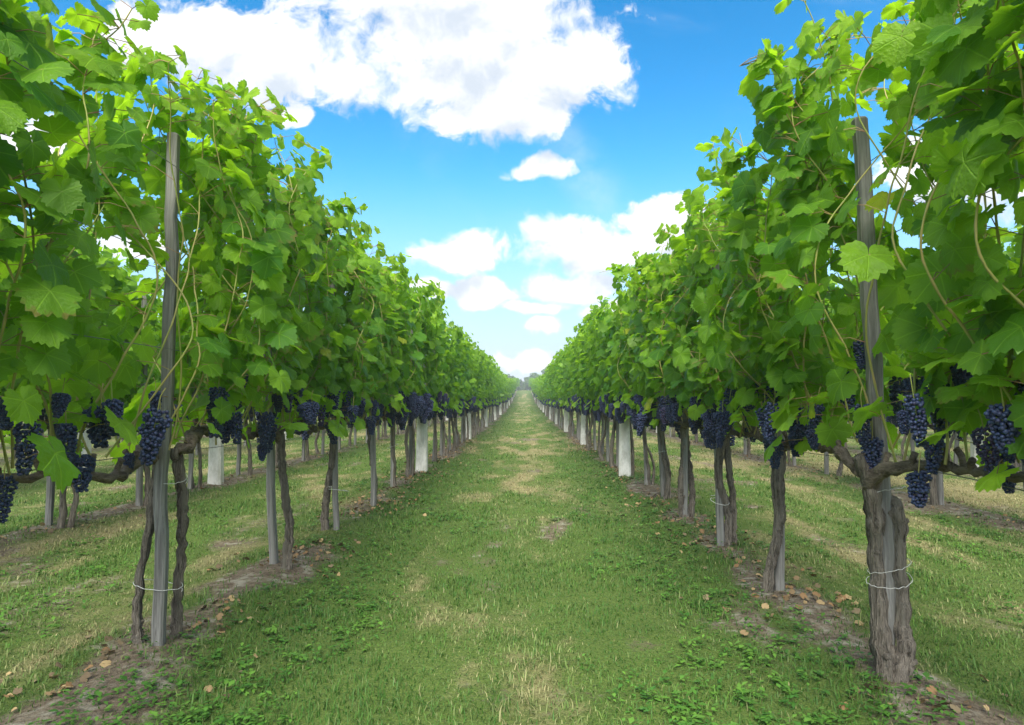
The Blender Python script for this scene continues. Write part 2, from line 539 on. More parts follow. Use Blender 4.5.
# ------------------------------------------------------------------ ground sheet
xs = np.concatenate([-np.geomspace(3000, 5.0, 46), np.arange(-4.95, 4.96, 0.05), np.geomspace(5.0, 3000, 46)])
ya = [-3000, -400, -60, -15, -5, -2, 0, 1.0]; yv = 1.6; st = 0.04
while yv < 3200:
    ya.append(yv); yv += st; st *= 1.012 if yv < 12 else 1.05
ys = np.array(ya)
GX, GY = np.meshgrid(xs, ys)
GZ = ground_z(GX, GY)
cv, dr = fields(GX.ravel(), GY.ravel())
nx, ny = len(xs), len(ys)
I, J = np.meshgrid(np.arange(nx - 1), np.arange(ny - 1))
q = np.stack([J * nx + I, J * nx + I + 1, (J + 1) * nx + I + 1, (J + 1) * nx + I], -1).reshape(-1, 4)
ground = obj('ground', mesh_np('ground', np.stack([GX, GY, GZ], -1), None, q, [M_GROUND], attrs={'cover': cv, 'dry': dr}))
tag(ground, kind='structure')

# ------------------------------------------------------------------ leaf templates
def leaf_template(n, rng, ring=True, serr=0.06):
    """outline of a shallow-lobed vine leaf; y to the tip, petiole at the origin. Returns verts, tris, uv"""
    ka = np.array([0, 14, 30, 52, 72, 90, 112, 134, 152, 166, 176, 180.0])
    kr = np.array([.75, .67, .60, .665, .61, .55, .585, .555, .51, .42, .23, .10])
    kround = np.array([.70, .665, .635, .635, .605, .58, .575, .55, .51, .42, .23, .10])
    lob = rng.uniform(0.0, 1.25)
    kr = (kround + (kr - kround) * lob) * rng.uniform(0.94, 1.07, len(kr))
    th = np.linspace(-180, 180, n, endpoint=False) + 180.0 / n
    r = np.interp(np.abs(th), ka, kr)
    side = np.where(th > 0, rng.uniform(0.93, 1.07), rng.uniform(0.93, 1.07))
    r = r * side
    teeth = np.where(np.arange(n) % 2 == 0, 1, -1) * serr * rng.uniform(0.5, 1.3, n)
    teeth = np.where(np.abs(th) > 165, 0, teeth)
    r = r * (1 + teeth)
    t = np.radians(th)
    ox = r * np.sin(t); oy = r * np.cos(t)
    if ring:
        f1 = 0.5
        P = np.concatenate([[[0, 0]], np.stack([ox, oy], 1) * f1, np.stack([ox, oy], 1)])
    else:
        P = np.concatenate([[[0, 0]], np.stack([ox, oy], 1)])
    x, y = P[:, 0], P[:, 1]
    fold = rng.uniform(0.0, 0.24); droop = rng.uniform(0.0, 0.28); ph = rng.uniform(0, 6.28, 3)
    rr = np.hypot(x, y)
    ang = np.arctan2(x, y)
    z = fold * np.abs(x) * 0.7 - droop * rr ** 2 * (0.5 + 0.5 * np.cos(ang)) - 0.22 * rr ** 2
    z = z + 0.06 * np.sin(3 * ang + ph[0]) * rr * 1.6 + 0.045 * np.sin(5 * ang + ph[1]) * rr * 1.4
    V = np.stack([x, y, z], 1)
    tri = []
    if ring:
        for k in range(n):
            k2 = (k + 1) % n
            if k == n - 1:
                continue
            tri.append((0, 1 + k2, 1 + k))
            tri.append((1 + k, 1 + k2, 1 + n + k2)); tri.append((1 + k, 1 + n + k2, 1 + n + k))
    else:
        for k in range(n - 1):
            tri.append((0, 2 + k, 1 + k))
    return V, np.array(tri), P


_rt = np.random.default_rng(7)
T_NEAR = [leaf_template(46, _rt, serr=0.07) for _ in range(14)]
T_MID = [leaf_template(22, _rt, ring=False, serr=0.06) for _ in range(9)]
T_FAR = [leaf_template(9, _rt, ring=False, serr=0.0) for _ in range(4)]


def norm(a):
    return a / (np.linalg.norm(a, axis=-1, keepdims=True) + 1e-9)


def leaves_mesh(name, P, N, T, S, tint, yel, templates, rng, mats, petioles=None):
    """all the leaves of one vine in one mesh"""
    P = np.asarray(P); N = norm(np.asarray(N)); T = np.asarray(T)
    T = norm(T - N * np.sum(T * N, -1, keepdims=True)); B = np.cross(T, N)
    S = np.asarray(S); ti = rng.integers(0, len(templates), len(P))
    vs, ts, uvs, at, ay = [], [], [], [], []; base = 0
    for k, (V, F, U) in enumerate(templates):
        w = np.where(ti == k)[0]
        if not len(w):
            continue
        sx = S[w] * rng.uniform(0.9, 1.12, len(w))
        v = P[w, None, :] + (V[None, :, 0, None] * sx[:, None, None]) * B[w, None, :] + (V[None, :, 1, None] * S[w][:, None, None]) * T[w, None, :] + (V[None, :, 2, None] * S[w][:, None, None]) * N[w, None, :]
        f = F[None] + (np.arange(len(w)) * len(V))[:, None, None] + base
        vs.append(v.reshape(-1, 3)); ts.append(f.reshape(-1, 3))
        uvs.append(np.tile(U, (len(w), 1)))
        at.append(np.repeat(tint[w], len(V))); ay.append(np.repeat(yel[w], len(V)))
        base += len(w) * len(V)
    v = np.concatenate(vs); tr = np.concatenate(ts); uv = np.concatenate(uvs)
    at = np.concatenate(at); ay = np.concatenate(ay); mi = np.zeros(len(tr), int)
    if petioles is not None and len(petioles[0]):
        A, Bp, rad = petioles
        A = np.asarray(A); Bp = np.asarray(Bp)
        d = norm(Bp - A); s1 = norm(np.cross(d, np.array([0.31, 0.2, 0.93]))); s2 = np.cross(d, s1)
        mid = (A + Bp) / 2 + np.array([0, 0, 0.012])
        ringv = []
        for c in (A, mid, Bp):
            for a in (0, 2 * PI / 3, 4 * PI / 3):
                ringv.append(c + rad * (math.cos(a) * s1 + math.sin(a) * s2))
        pv = np.stack(ringv, 1)
        ft = []
        for r_ in range(2):
            for a in range(3):
                b2 = (a + 1) % 3; i0 = r_ * 3
                ft += [(i0 + a, i0 + b2, i0 + 3 + b2), (i0 + a, i0 + 3 + b2, i0 + 3 + a)]
        ft = np.array(ft)[None] + (np.arange(len(A)) * 9)[:, None, None] + len(v)
        v = np.concatenate([v, pv.reshape(-1, 3)]); tr = np.concatenate([tr, ft.reshape(-1, 3)])
        uv = np.concatenate([uv, np.zeros((len(A) * 9, 2))])
        at = np.concatenate([at, np.full(len(A) * 9, .5)]); ay = np.concatenate([ay, np.zeros(len(A) * 9)])
        mi = np.concatenate([mi, np.ones(len(A) * 12, int)])
    return mesh_np(name, v, tr, None, mats, mi, True, {'tint': at, 'yellowing': ay}, uv)


# ------------------------------------------------------------------ grape bunches
def ico(sub):
    p = (1 + 5 ** .5) / 2
    v = [(-1, p, 0), (1, p, 0), (-1, -p, 0), (1, -p, 0), (0, -1, p), (0, 1, p), (0, -1, -p), (0, 1, -p), (p, 0, -1), (p, 0, 1), (-p, 0, -1), (-p, 0, 1)]
    f = [(0, 11, 5), (0, 5, 1), (0, 1, 7), (0, 7, 10), (0, 10, 11), (1, 5, 9), (5, 11, 4), (11, 10, 2), (10, 7, 6), (7, 1, 8), (3, 9, 4), (3, 4, 2), (3, 2, 6), (3, 6, 8), (3, 8, 9), (4, 9, 5), (2, 4, 11), (6, 2, 10), (8, 6, 7), (9, 8, 1)]
    v = [np.array(a, float) / np.linalg.norm(a) for a in v]
    for _ in range(sub):
        cache = {}; nf = []
        def mid(a, b):
            k = (min(a, b), max(a, b))
            if k not in cache:
                m = v[a] + v[b]; v.append(m / np.linalg.norm(m)); cache[k] = len(v) - 1
            return cache[k]
        for a, b, c in f:
            ab, bc, ca = mid(a, b), mid(b, c), mid(c, a)
            nf += [(a, ab, ca), (b, bc, ab), (c, ca, bc), (ab, bc, ca)]
        f = nf
    return np.array(v), np.array(f)


ICO = {0: ico(0), 1: ico(1), 2: ico(2)}


def bunch_meshes(seed, sub, br=0.0078, L=0.20, W=0.048):
    """berries packed along a tapering, shouldered axis; top of the bunch at the origin"""
    rng = np.random.default_rng(seed)
    pts = []
    tries = 0
    while tries < 5000 and len(pts) < 150:
        tries += 1
        t = rng.uniform(0, 1) ** 0.9
        w = W * (1.05 - 0.62 * t ** 1.5) * (0.6 + 0.4 * min(1, t * 8))
        a = rng.uniform(0, 2 * PI); r = w * math.sqrt(rng.uniform(0.25, 1))
        lump = 1 + 0.25 * math.sin(a * 2 + seed) * (1 - t)
        p = np.array([r * lump * math.cos(a), r * lump * math.sin(a), -0.03 - t * L])
        if all(np.sum((p - o) ** 2) > (1.55 * br) ** 2 for o in pts):
            pts.append(p)
    V, F = ICO[sub]
    P = np.array(pts); rad = br * rng.uniform(0.86, 1.14, len(P))
    v = (P[:, None] + V[None] * rad[:, None, None]).reshape(-1, 3)
    f = (F[None] + (np.arange(len(P)) * len(V))[:, None, None]).reshape(-1, 3)
    tint = np.repeat(rng.uniform(0, 1, len(P)) ** 2, len(V))
    return mesh_np('grape_bunch', v, f, None, [M_GRAPE], attrs={'tint': tint})


def stalk_mesh(seed):
    rng = np.random.default_rng(seed)
    b = Bag()
    tube(b, resample([(rng.uniform(-.01, .01), rng.uniform(-.01, .01), 0.06), (0.003, 0, 0.02), (0, 0, -0.05), (0, 0, -0.16)], 8), [0.0028, 0.002], 5)
    return b.mesh('stalk', [M_SHOOT])


B_NEAR = [bunch_meshes(50 + k, 2, L=l, W=w) for k, (l, w) in enumerate(((.19, .048), (.16, .042), (.21, .044), (.15, .050), (.13, .038)))]
B_MID = [bunch_meshes(80 + k, 1, 0.010, L=l, W=w) for k, (l, w) in enumerate(((.18, .048), (.16, .044), (.20, .042)))]
B_FAR = [bunch_meshes(90 + k, 0, 0.015, L=l, W=w) for k, (l, w) in enumerate(((.20, .055), (.17, .055)))]
STALKS = [stalk_mesh(3), stalk_mesh(4)]

# ------------------------------------------------------------------ vines
def shoot_path(rng, s, side, top):
    """a cane that climbs from the cordon through the wires; local x across the row, y along it"""
    pts = [np.array([rng.normal(0, 0.02), s, 0.80 + rng.uniform(-.02, .05)])]
    d = np.array([side * rng.uniform(0.05, 0.45), rng.normal(0, 0.22), 1.0])
    hold = rng.uniform(0.12, 0.30)
    while pts[-1][2] < top and len(pts) < 40:
        p = pts[-1]
        d = d + np.array([rng.normal(0, 0.10), rng.normal(0, 0.12), 0])
        if abs(p[0]) > hold:
            d[0] -= 0.30 * np.sign(p[0])
        if p[2] > 1.95:
            d[0] += side * 0.10; d[1] += rng.normal(0, 0.10)
        d[1] *= 0.92; d[2] = 1.0 if p[2] < 2.0 else 0.8
        pts.append(p + norm(d) * 0.075)
    if rng.uniform() < 0.22:               # the tip arches over
        for k in range(rng.integers(2, 6)):
            d = d + np.array([side * 0.35, rng.normal(0, 0.2), -0.38])
            pts.append(pts[-1] + norm(d) * 0.06)
    return np.array(pts)


def vine_foliage(seed, lod, n_shoots, half=0.62, top=(1.95, 2.45), extra=0.66, low=0.60, dens=1.0, low_leaves=1.0, gap=None):
    rng = np.random.default_rng(seed)
    face = 1.0
    paths = []; P, N, T, S, ti, ye, A = [], [], [], [], [], [], []
    for k in range(n_shoots):
        s = -half + 2 * half * (k + rng.uniform(0.1, 0.9)) / n_shoots
        side = 1 if (k % 2 == 0) == (rng.uniform() < 0.85) else -1
        pts = shoot_path(rng, s, side, rng.uniform(*top))
        paths.append(pts)
        n = len(pts); vtint = rng.normal(0, 0.10)
        for i in range(2, n):
            p = pts[i]; h = p[2]
            tipness = max(0, (i - (n - 6)) / 6)
            if h < 1.08 and rng.uniform() > low:
                continue
            cnt = 1 + (rng.uniform() < extra) + (rng.uniform() < extra * 0.75) + (rng.uniform() < extra * 0.4)
            if h > 2.0:
                cnt += 1
            if rng.uniform() > dens:
                continue
            for c in range(cnt):
                sd = side if rng.uniform() < 0.62 else -side
                out = norm(np.array([sd * rng.uniform(0.4, 1.0), rng.normal(0, 0.55), rng.uniform(-0.15, 0.55)]))
                pl = rng.uniform(0.05, 0.12) * (1 - 0.5 * tipness) + (0.07 * rng.uniform() if c else 0)
                q_ = p + out * pl
                if abs(q_[0]) > 0.42:
                    q_[0] = np.sign(q_[0]) * rng.uniform(0.30, 0.42)
                sz = rng.uniform(0.082, 0.146) * (1 - 0.38 * tipness)
                if c:
                    sz *= rng.uniform(0.6, 0.95)
                o2 = np.array([np.sign(q_[0] if abs(q_[0]) > .05 else sd), 0, 0])
                nn = o2 * rng.uniform(0.35, 1.0) + np.array([0, -0.12 * face, rng.uniform(0.1, 0.9)]) + rng.normal(0, 0.42, 3)
                tt = np.array([0, 0, -0.9]) + o2 * 0.5 + rng.normal(0, 0.42, 3)
                P.append(q_); N.append(nn); T.append(tt); S.append(sz); A.append(p)
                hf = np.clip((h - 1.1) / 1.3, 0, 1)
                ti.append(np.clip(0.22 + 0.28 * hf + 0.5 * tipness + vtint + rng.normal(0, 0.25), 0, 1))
                ye.append(0.75 if rng.uniform() < 0.006 else (0.28 * tipness * rng.uniform() if tipness else 0))
    for k in range(int(22 * low_leaves)):       # leaves left among the fruit
        s = rng.uniform(-half, half); sd = rng.choice([-1, 1])
        a = np.array([rng.normal(0, .04), s, rng.uniform(.82, 1.08)])
        o2 = np.array([sd, 0, 0.])
        q_ = a + np.array([sd * rng.uniform(.05, .24), rng.normal(0, .06), rng.uniform(-.06, .06)])
        P.append(q_); A.append(a); S.append(rng.uniform(.075, .145))
        N.append(o2 * rng.uniform(.4, 1) + np.array([0, 0, rng.uniform(.1, .9)]) + rng.normal(0, .3, 3)); T.append(np.array([0, 0, -.9]) + o2 * .4 + rng.normal(0, .45, 3))
        ti.append(np.clip(.62 + rng.normal(0, .25), 0, 1)); ye.append(.7 if rng.uniform() < .03 else 0)
    P, N, T, S, ti, ye, A = map(np.array, (P, N, T, S, ti, ye, A))
    if gap is not None:                          # few leaves hang on the open side of the tall post
        gx, gy, ox, oy, pr_ = gap
        perp = np.abs((P[:, 0] - ox) * gy - (P[:, 1] - oy) * gx)
        ahead_ = (P[:, 0] - ox) * gx + (P[:, 1] - oy) * gy
        keep = ~((perp < .11) & (ahead_ > -.03) & (P[:, 2] < 2.15) & (rng.uniform(0, 1, len(P)) < pr_))
        P, N, T, S, ti, ye, A = (q[keep] for q in (P, N, T, S, ti, ye, A))
    tm = {0: T_NEAR, 1: T_MID, 2: T_FAR}[lod]
    pet = (A, P, 0.0016) if lod == 0 else None
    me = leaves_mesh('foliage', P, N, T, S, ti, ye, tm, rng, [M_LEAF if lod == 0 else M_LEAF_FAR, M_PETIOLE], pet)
    return me, paths


def trunk_meshes(seed, stems, lod=0):
    """each stem: control points + radii -> one gnarled mesh"""
    rng = np.random.default_rng(seed)
    out = []
    n = {0: 34, 1: 16, 2: 7}[lod]; sd = {0: 20, 1: 9, 2: 6}[lod]
    for pts, rad in stems:
        b = Bag()
        path = resample(pts, n)
        path[1:-1] += rng.normal(0, 0.0035, (n - 2, 3)) * (1, 1, 0)
        tube(b, path, rad, sd, rng, 0.10, ridge=0.24)
        if lod == 0:                        # loose strips of peeling bark and a few knots
            rr = np.interp(np.linspace(0, 1, n), np.linspace(0, 1, len(rad)), rad)
            for k in range(26):
                i0 = int(rng.integers(0, n - 9)); m_ = int(rng.integers(5, 9)); a0 = rng.uniform(0, 6.28)
                aa = a0 + np.cumsum(rng.normal(0, .06, m_))
                lift = 1.02 + 0.22 * np.linspace(-.4, 1, m_) ** 2 * rng.uniform(0, 1)
                pp = path[i0:i0 + m_] + (rr[i0:i0 + m_] * lift)[:, None] * np.column_stack([np.cos(aa), np.sin(aa), np.zeros(m_)])
                tube(b, pp, [.0015, rng.uniform(.003, .006), .0015], 4, rng, .2)
            for k in range(4):
                i0 = int(rng.integers(3, n - 3)); a0 = rng.uniform(0, 6.28); d_ = np.array([math.cos(a0), math.sin(a0), .25])
                tube(b, [path[i0], path[i0] + d_ * rr[i0] * .9, path[i0] + d_ * rr[i0] * 1.35], [rr[i0] * .6, rr[i0] * .45, rr[i0] * .2], 7, rng, .12)
        out.append(b.mesh('trunk', [M_BARK]))
    return out


def cordon_mesh(seed, head, arms, lod=0, nspur=5):
    rng = np.random.default_rng(seed)
    b = Bag(); n = {0: 26, 1: 12, 2: 6}[lod]; sd = {0: 11, 1: 7, 2: 5}[lod]
    for pts, rad in arms:
        path = resample(pts, n)
        path[1:] += rng.normal(0, 0.006, (n - 1, 3))
        tube(b, path, rad, sd, rng, 0.12, ridge=0.12)
        if lod < 2:
            for k in range(nspur):
                i = int(n * (0.2 + 0.75 * (k + rng.uniform(0, .7)) / nspur)); i = min(i, n - 2)
                p = path[i]
                e = p + np.array([rng.normal(0, .015), rng.normal(0, .02), rng.uniform(.03, .07)])
                tube(b, resample([p, (p + e) / 2 + rng.normal(0, .004, 3), e], 5), [0.012, 0.010, 0.012], 7, rng, 0.12)
    return b.mesh('cordon', [M_CORDON])


def default_stems(rng):
    two = rng.uniform() < 0.45
    r0 = rng.uniform(0.018, 0.028)
    bx, by = rng.normal(0, 0.04), rng.normal(0, 0.06)
    st = [([(bx, by, -0.05), (bx * 1.1 + rng.normal(0, .02), by + rng.normal(0, .02), 0.2), (bx * .5 + rng.normal(0, .02), by * .6, 0.5), (0.01, 0, 0.80)], [r0 * 1.35, r0, r0 * 0.9, r0 * 0.95])]
    if two:
        st.append(([(bx + .05, by + .03, -0.05), (bx + .07, by + .06, 0.25), (0.05, 0.05, 0.5), (0.02, 0.02, 0.80)], [r0 * 1.0, r0 * .75, r0 * .7, r0 * .75]))
    return st


def default_arms(rng, L=0.60):
    arms = []
    for s in (-1, 1):
        arms.append(([(0, 0, 0.76), (rng.normal(0, .02), s * .1, 0.80), (rng.normal(0, .02), s * L * .55, 0.80 + rng.normal(0, .015)), (rng.normal(0, .02), s * L, 0.80 + rng.normal(0, .015))], [0.026, 0.019, 0.015, 0.011]))
    return arms


def shoot_parts(root, paths, lod, upto=None):
    for pts in paths:
        if upto is not None:
            pts = pts[:upto]
        b = Bag()
        n = len(pts)
        tube(b, resample(pts, n * 2), np.linspace(0.0040, 0.0018, n * 2) * np.where(np.arange(n * 2) % 2 == 0, 1.22, .95), 6 if lod == 0 else 4, cap=False)
        obj('shoot', b.mesh('shoot', [M_SHOOT]), root)


def add_bunch(root, pos, rz, sc_, lod, k, lean=(0, 0)):
    lib = {0: B_NEAR, 1: B_MID, 2: B_FAR}[lod]
    o = obj('grape_bunch', lib[k % len(lib)], root, pos)
    o.rotation_euler = (lean[0], lean[1], rz); o.scale = (sc_,) * 3
    if lod == 0:
        obj('stalk', STALKS[k % 2], o)
    return o


def random_bunches(root, rng, n, lod, half=0.55):
    for k in range(n):
        s = -half + 2 * half * (k + rng.uniform(0, 1)) / n
        add_bunch(root, (rng.choice([-1, 1]) * rng.uniform(0.05, 0.24), s, rng.uniform(0.88, 1.13)), rng.uniform(0, 6.28), rng.uniform(0.70, 1.02) * (1.0 if lod == 0 else 1.1), lod, int(rng.integers(0, 9)), (rng.normal(0, .12), rng.normal(0, .12)))


def build_vine(seed, lod, label, group, loc, stems=None, arms=None, n_shoots=14, bunches=9, foliage_kw=None, shoots=True):
    rng = np.random.default_rng(seed)
    t = thing('grapevine', label, 'grapevine', loc, group)
    stems = stems or default_stems(rng); arms = arms or default_arms(rng)
    for m in trunk_meshes(seed, stems, lod):
        obj('trunk', m, t)
    obj('cordon', cordon_mesh(seed + 1, None, arms, lod), t)
    me, paths = vine_foliage(seed + 2, lod, n_shoots, **(foliage_kw or {}))
    obj('foliage', me, t)
    if shoots:
        shoot_parts(t, paths, lod)
    if bunches:
        random_bunches(t, rng, bunches, lod)
    return t


def copy_tree(o, parent=None):
    c = o.copy(); COL.objects.link(c)
    if parent is not None:
        c.parent = parent
    for ch in list(o.children):
        copy_tree(ch, c)
    return c


# pixel bearing + height on a plane parallel to the row -> where a bunch hangs
def on_row(px, py, x):
    y = x * F_PX / (px - 524.0)
    return np.array([x, y, EYE - (py - 399.0) / F_PX * y])


ORD = ['first', 'second', 'third', 'fourth', 'fifth', 'sixth', 'seventh', 'eighth', 'ninth', 'tenth', 'eleventh', 'twelfth', 'thirteenth', 'fourteenth', 'fifteenth', 'sixteenth', 'seventeenth', 'eighteenth', 'nineteenth', 'twentieth']
LX, RX = ROW_X['L1'], ROW_X['R1']
left_y = [1.64] + [2.857, 4.16, 5.36, 6.57, 7.79, 8.95] + [8.95 + 1.18 * k for k in range(1, 88)]
right_y = [1.48] + [2.60, 3.72, 4.80, 6.00, 7.0, 8.15] + [8.15 + 1.12 * k for k in range(1, 92)]
LEFT_W = [9.65 + 8.0 * k for k in range(13)]
RIGHT_W = [9.25 + 6.3 * k for k in range(17)]

# the two vines at the front, as photographed
L0_STEMS = [([(-.095, .01, -.05), (-.105, .0, .10), (-.098, .0, .30), (-.06, -.01, .48), (-.045, -.01, .64), (-.02, -.02, .80)], [.024, .016, .015, .016, .017, .020]),
            ([(.012, .08, -.05), (.022, .08, .15), (.036, .075, .40), (.038, .065, .60), (.025, .03, .80)], [.020, .018, .017, .019, .022])]
L0_ARMS = [([(-.03, -.02, .76), (-.04, -.10, .80), (-.01, -.24, .75), (.03, -.40, .73), (.01, -.66, .74)], [.030, .028, .021, .017, .013]),
           ([(.03, .02, .77), (.06, .12, .84), (.02, .28, .87), (.0, .48, .84), (.01, .66, .84)], [.026, .024, .018, .015, .012])]
R0_STEMS = [([(-.005, -.02, -.06), (-.015, -.02, .06), (-.036, -.01, .18), (-.032, .0, .42), (-.040, -.01, .58), (-.060, -.02, .70), (-.10, -.02, .80)], [.046, .040, .026, .024, .028, .026, .020]),
            ([(.005, -.03, -.06), (.022, -.04, .03), (.046, -.035, .10), (.052, -.01, .22), (.046, .0, .40), (.042, .0, .56), (.036, .0, .64)], [.038, .038, .030, .026, .027, .031, .024])]
R0_ARMS = [([(-.06, -.01, .68), (-.05, -.12, .76), (.0, -.30, .79), (.02, -.46, .79), (.0, -.60, .79)], [.030, .024, .018, .015, .012]),
           ([(-.08, .0, .74), (-.10, .12, .80), (-.04, .28, .80), (.0, .44, .79), (.0, .60, .79)], [.026, .022, .018, .015, .012])]

hero_labels_left = [
    'grapevine at the extreme left edge whose big leaves overhang the frame',
    'twin trunked grapevine tied to the nearest tall grey post left of the lane',
    'second grapevine on the left, thin trunked, standing in a small soil mound',
    'grapevine third along the left side, several stems bound to its stake with wire',
    'grapevine fourth along the left side with one slim stem beside a leaning stake',
    'grapevine fifth along the left side, curved bare trunk among fallen tan leaves',
    'grapevine on the left side just before its first white concrete post']
hero_labels_right = [
    'grapevine at the extreme right edge with large pale leaves and heavy dark bunches',
    'thick forked grapevine wired to a post, nearest on the right of the lane',
    'grapevine with slanting trunk tied to a green grey stake, second along the right side',
    'grapevine with short slim trunk, third along the right side of the lane',
    'dark double stemmed grapevine fourth along the right side of the lane',
    'grapevine fifth along the right side with two crossing brown stems',
    'grapevine on the right side just before its first white concrete post']

rngg = np.random.default_rng(11)
hero = {}
for side, X, ylist, labs in (('L', LX, left_y, hero_labels_left), ('R', RX, right_y, hero_labels_right)):
    word = 'left' if side == 'L' else 'right'
    for i in range(7):
        y = ylist[i]
        stems = arms = None
        if side == 'L' and i == 1:
            stems, arms = L0_STEMS, L0_ARMS
        if side == 'R' and i == 1:
            stems, arms = R0_STEMS, R0_ARMS
        if side == 'R' and i == 2:
            stems = [([(-.10, .0, -.05), (-.075, .0, .12), (-.025, .0, .36), (-.03, .0, .55), (-.01, .0, .80)], [.028, .022, .024, .028, .030])]
        lod = 0 if i < 5 else 1
        kw = dict(half=0.64)
        if i < 2:
            kw.update(extra=0.44, dens=0.88)
        if i == 1:
            kw['low_leaves'] = 1.0; kw['low'] = 0.40
        if i < 2:                       # the front post of each row stands free of leaves on the lane side
            dg = norm(np.array([-X, -ylist[1]]))
            kw['gap'] = (dg[0], dg[1], 0.0, ylist[1] - y, .95 if side == 'L' else .84)
        if i == 0:
            kw['low_leaves'] = 0.5
        if i >= 2:
            kw['low_leaves'] = 1.1; kw['low'] = 0.42
        top = (2.18, 2.42) if side == 'L' else (2.25, 2.54)
        if i >= (3 if side == 'L' else 2):
            top = (2.12, 2.42)
        kw['top'] = top
        t = build_vine(1000 + 37 * i + (500 if side == 'R' else 0), lod, labs[i], 'grapevines in the row on the %s of the lane' % word,
                       (X - (.045 if side == 'R' and i == 1 else 0), y, gz(X, y)), stems, arms, n_shoots=14, bunches=(4, 2, 11)[i] if i < 3 else 19, foliage_kw=kw)
        hero[(side, i)] = t

# bunches seen on the nearest vines (bearing, height of the bunch's top) at small offsets either side of the cordon
L_B = [(156, 418, .06, 1.05, 0), (152, 392, .02, .8, 4), (26, 424, .04, .85, 2), (1, 402, .0, .75, 4), (2, 478, -.02, .75, 2), (62, 424, -.02, .95, 1), (78, 455, .0, .95, 3),
       (97, 405, .04, 1.1, 3), (108, 400, .10, .9, 1), (58, 395, .0, .7, 4), (128, 455, -.03, .7, 4), (222, 416, .05, .95, 1), (234, 412, .1, .95, 0), (241, 374, .08, .75, 4), (217, 380, .0, .8, 1),
       (268, 412, .10, 1.05, 2), (263, 445, .05, .8, 4), (285, 385, .08, 1.0, 0), (300, 378, .10, 1.0, 2), (307, 400, .12, .95, 1), (276, 392, .0, .9, 1), (325, 395, .05, 1.0, 0), (333, 385, .10, 1.05, 2), (340, 400, .02, .9, 1), (318, 388, .04, 1.0, 2)]
R_B = [(858, 405, -.10, .95, 0), (868, 436, -.05, 1.0, 1), (900, 412, -.1, .7, 4), (933, 384, -.02, 1.0, 2), (930, 436, -.02, .9, 1), (912, 470, -.08, .9, 3), (975, 428, -.03, .85, 0), (1000, 425, .02, .8, 1),
       (1018, 430, -.0, .85, 3), (998, 466, .03, .7, 4), (1018, 375, .05, .85, 2), (843, 385, .0, .9, 1), (815, 402, -.06, 1.0, 1), (808, 430, -.08, .8, 4), (775, 436, -.10, 1.0, 0), (790, 432, -.02, .9, 1),
       (858, 342, .0, .85, 1), (960, 360, .04, .95, 4), (910, 378, .05, .9, 1), (842, 372, .1, 1.0, 0), (765, 438, -.02, .9, 1), (735, 372, .0, 1.0, 1), (728, 388, -.08, 1.0, 2), (716, 392, -.06, .9, 0), (720, 432, -.1, .9, 4),
       (706, 430, -.08, .9, 1), (745, 402, .0, .9, 3), (712, 372, .0, 1.0, 2), (690, 395, -.05, 1.0, 0), (697, 412, .0, .9, 1)]
for side, lst, X, ylist in (('L', L_B, LX, left_y), ('R', R_B, RX, right_y)):
    for k, (px, py, off, s, var) in enumerate(lst):
        p = on_row(px, py, X + off + (.05 if side == 'L' else -.05))
        i = int(np.argmin([abs(p[1] - yy_) for yy_ in ylist[:5]]))
        r = hero[(side, i)]
        add_bunch(r, tuple(p - np.array(r.location) + np.array([0, 0, 0.02])), rngg.uniform(0, 6.28), s * .80, 0, var, (rngg.normal(0, .10), rngg.normal(0, .10)))

# prototypes for the rest of the rows, copied with their parts
protos = {}
def proto(kind, k, **kw):
    t = build_vine(3000 + 71 * k + {'mid': 0, 'far': 900}[kind], 1 if kind == 'mid' else 2, 'grapevine', None, (0, 0, 0), **kw)
    return t
mid_p = [proto('mid', k, n_shoots=14, bunches=20, shoots=False, foliage_kw=dict(low=.40, low_leaves=1.0, half=0.66, top=(2.10, 2.42), extra=0.72)) for k in range(5)]
far_p = [proto('far', k, n_shoots=13, bunches=13, shoots=False, foliage_kw=dict(low=.38, low_leaves=.8, half=0.68, top=(2.10, 2.42), extra=0.5)) for k in range(4)]
used = {id(p): False for p in mid_p + far_p}
rv = random.Random(5)


def place_vine(pool, x, y, label, group):
    p = pool[rv.randrange(len(pool))]
    for c in pool:                          # every prototype is placed once before it is copied
        if not used[id(c)]:
            p = c
            break
    if not used[id(p)]:
        used[id(p)] = True; o = p
    else:
        o = copy_tree(p)
    o.location = (x, y, gz(x, y))
    o.rotation_euler = (0, 0, rv.choice((0, PI)) + rv.uniform(-.05, .05))
    s = rv.uniform(0.94, 1.05)
    o.scale = (rv.uniform(.95, 1.05), 1, s)
    o['label'] = label; o['group'] = group
    return o


def row_label(y, W, word, noun):
    k = sum(1 for w in W if w < y)          # white posts passed
    if k == 0 or k > 4:
        return None
    n = sum(1 for yy_ in (left_y if word == 'left' else right_y) if W[k - 1] < yy_ < y)
    return '%s %s past the %s white concrete post on the %s of the lane' % (ORD[n], noun, ORD[k - 1], word)


for word, X, ylist, W in (('left', LX, left_y, LEFT_W), ('right', RX, right_y, RIGHT_W)):
    for i in range(7, len(ylist)):
        y = ylist[i]
        lab = row_label(y, W, word, 'grapevine') or 'far grapevine beyond the fifth white concrete post on the %s of the lane' % word
        place_vine(mid_p if y < 30 else far_p, X + rv.uniform(-.03, .03), y, lab, 'grapevines in the row on the %s of the lane' % word)

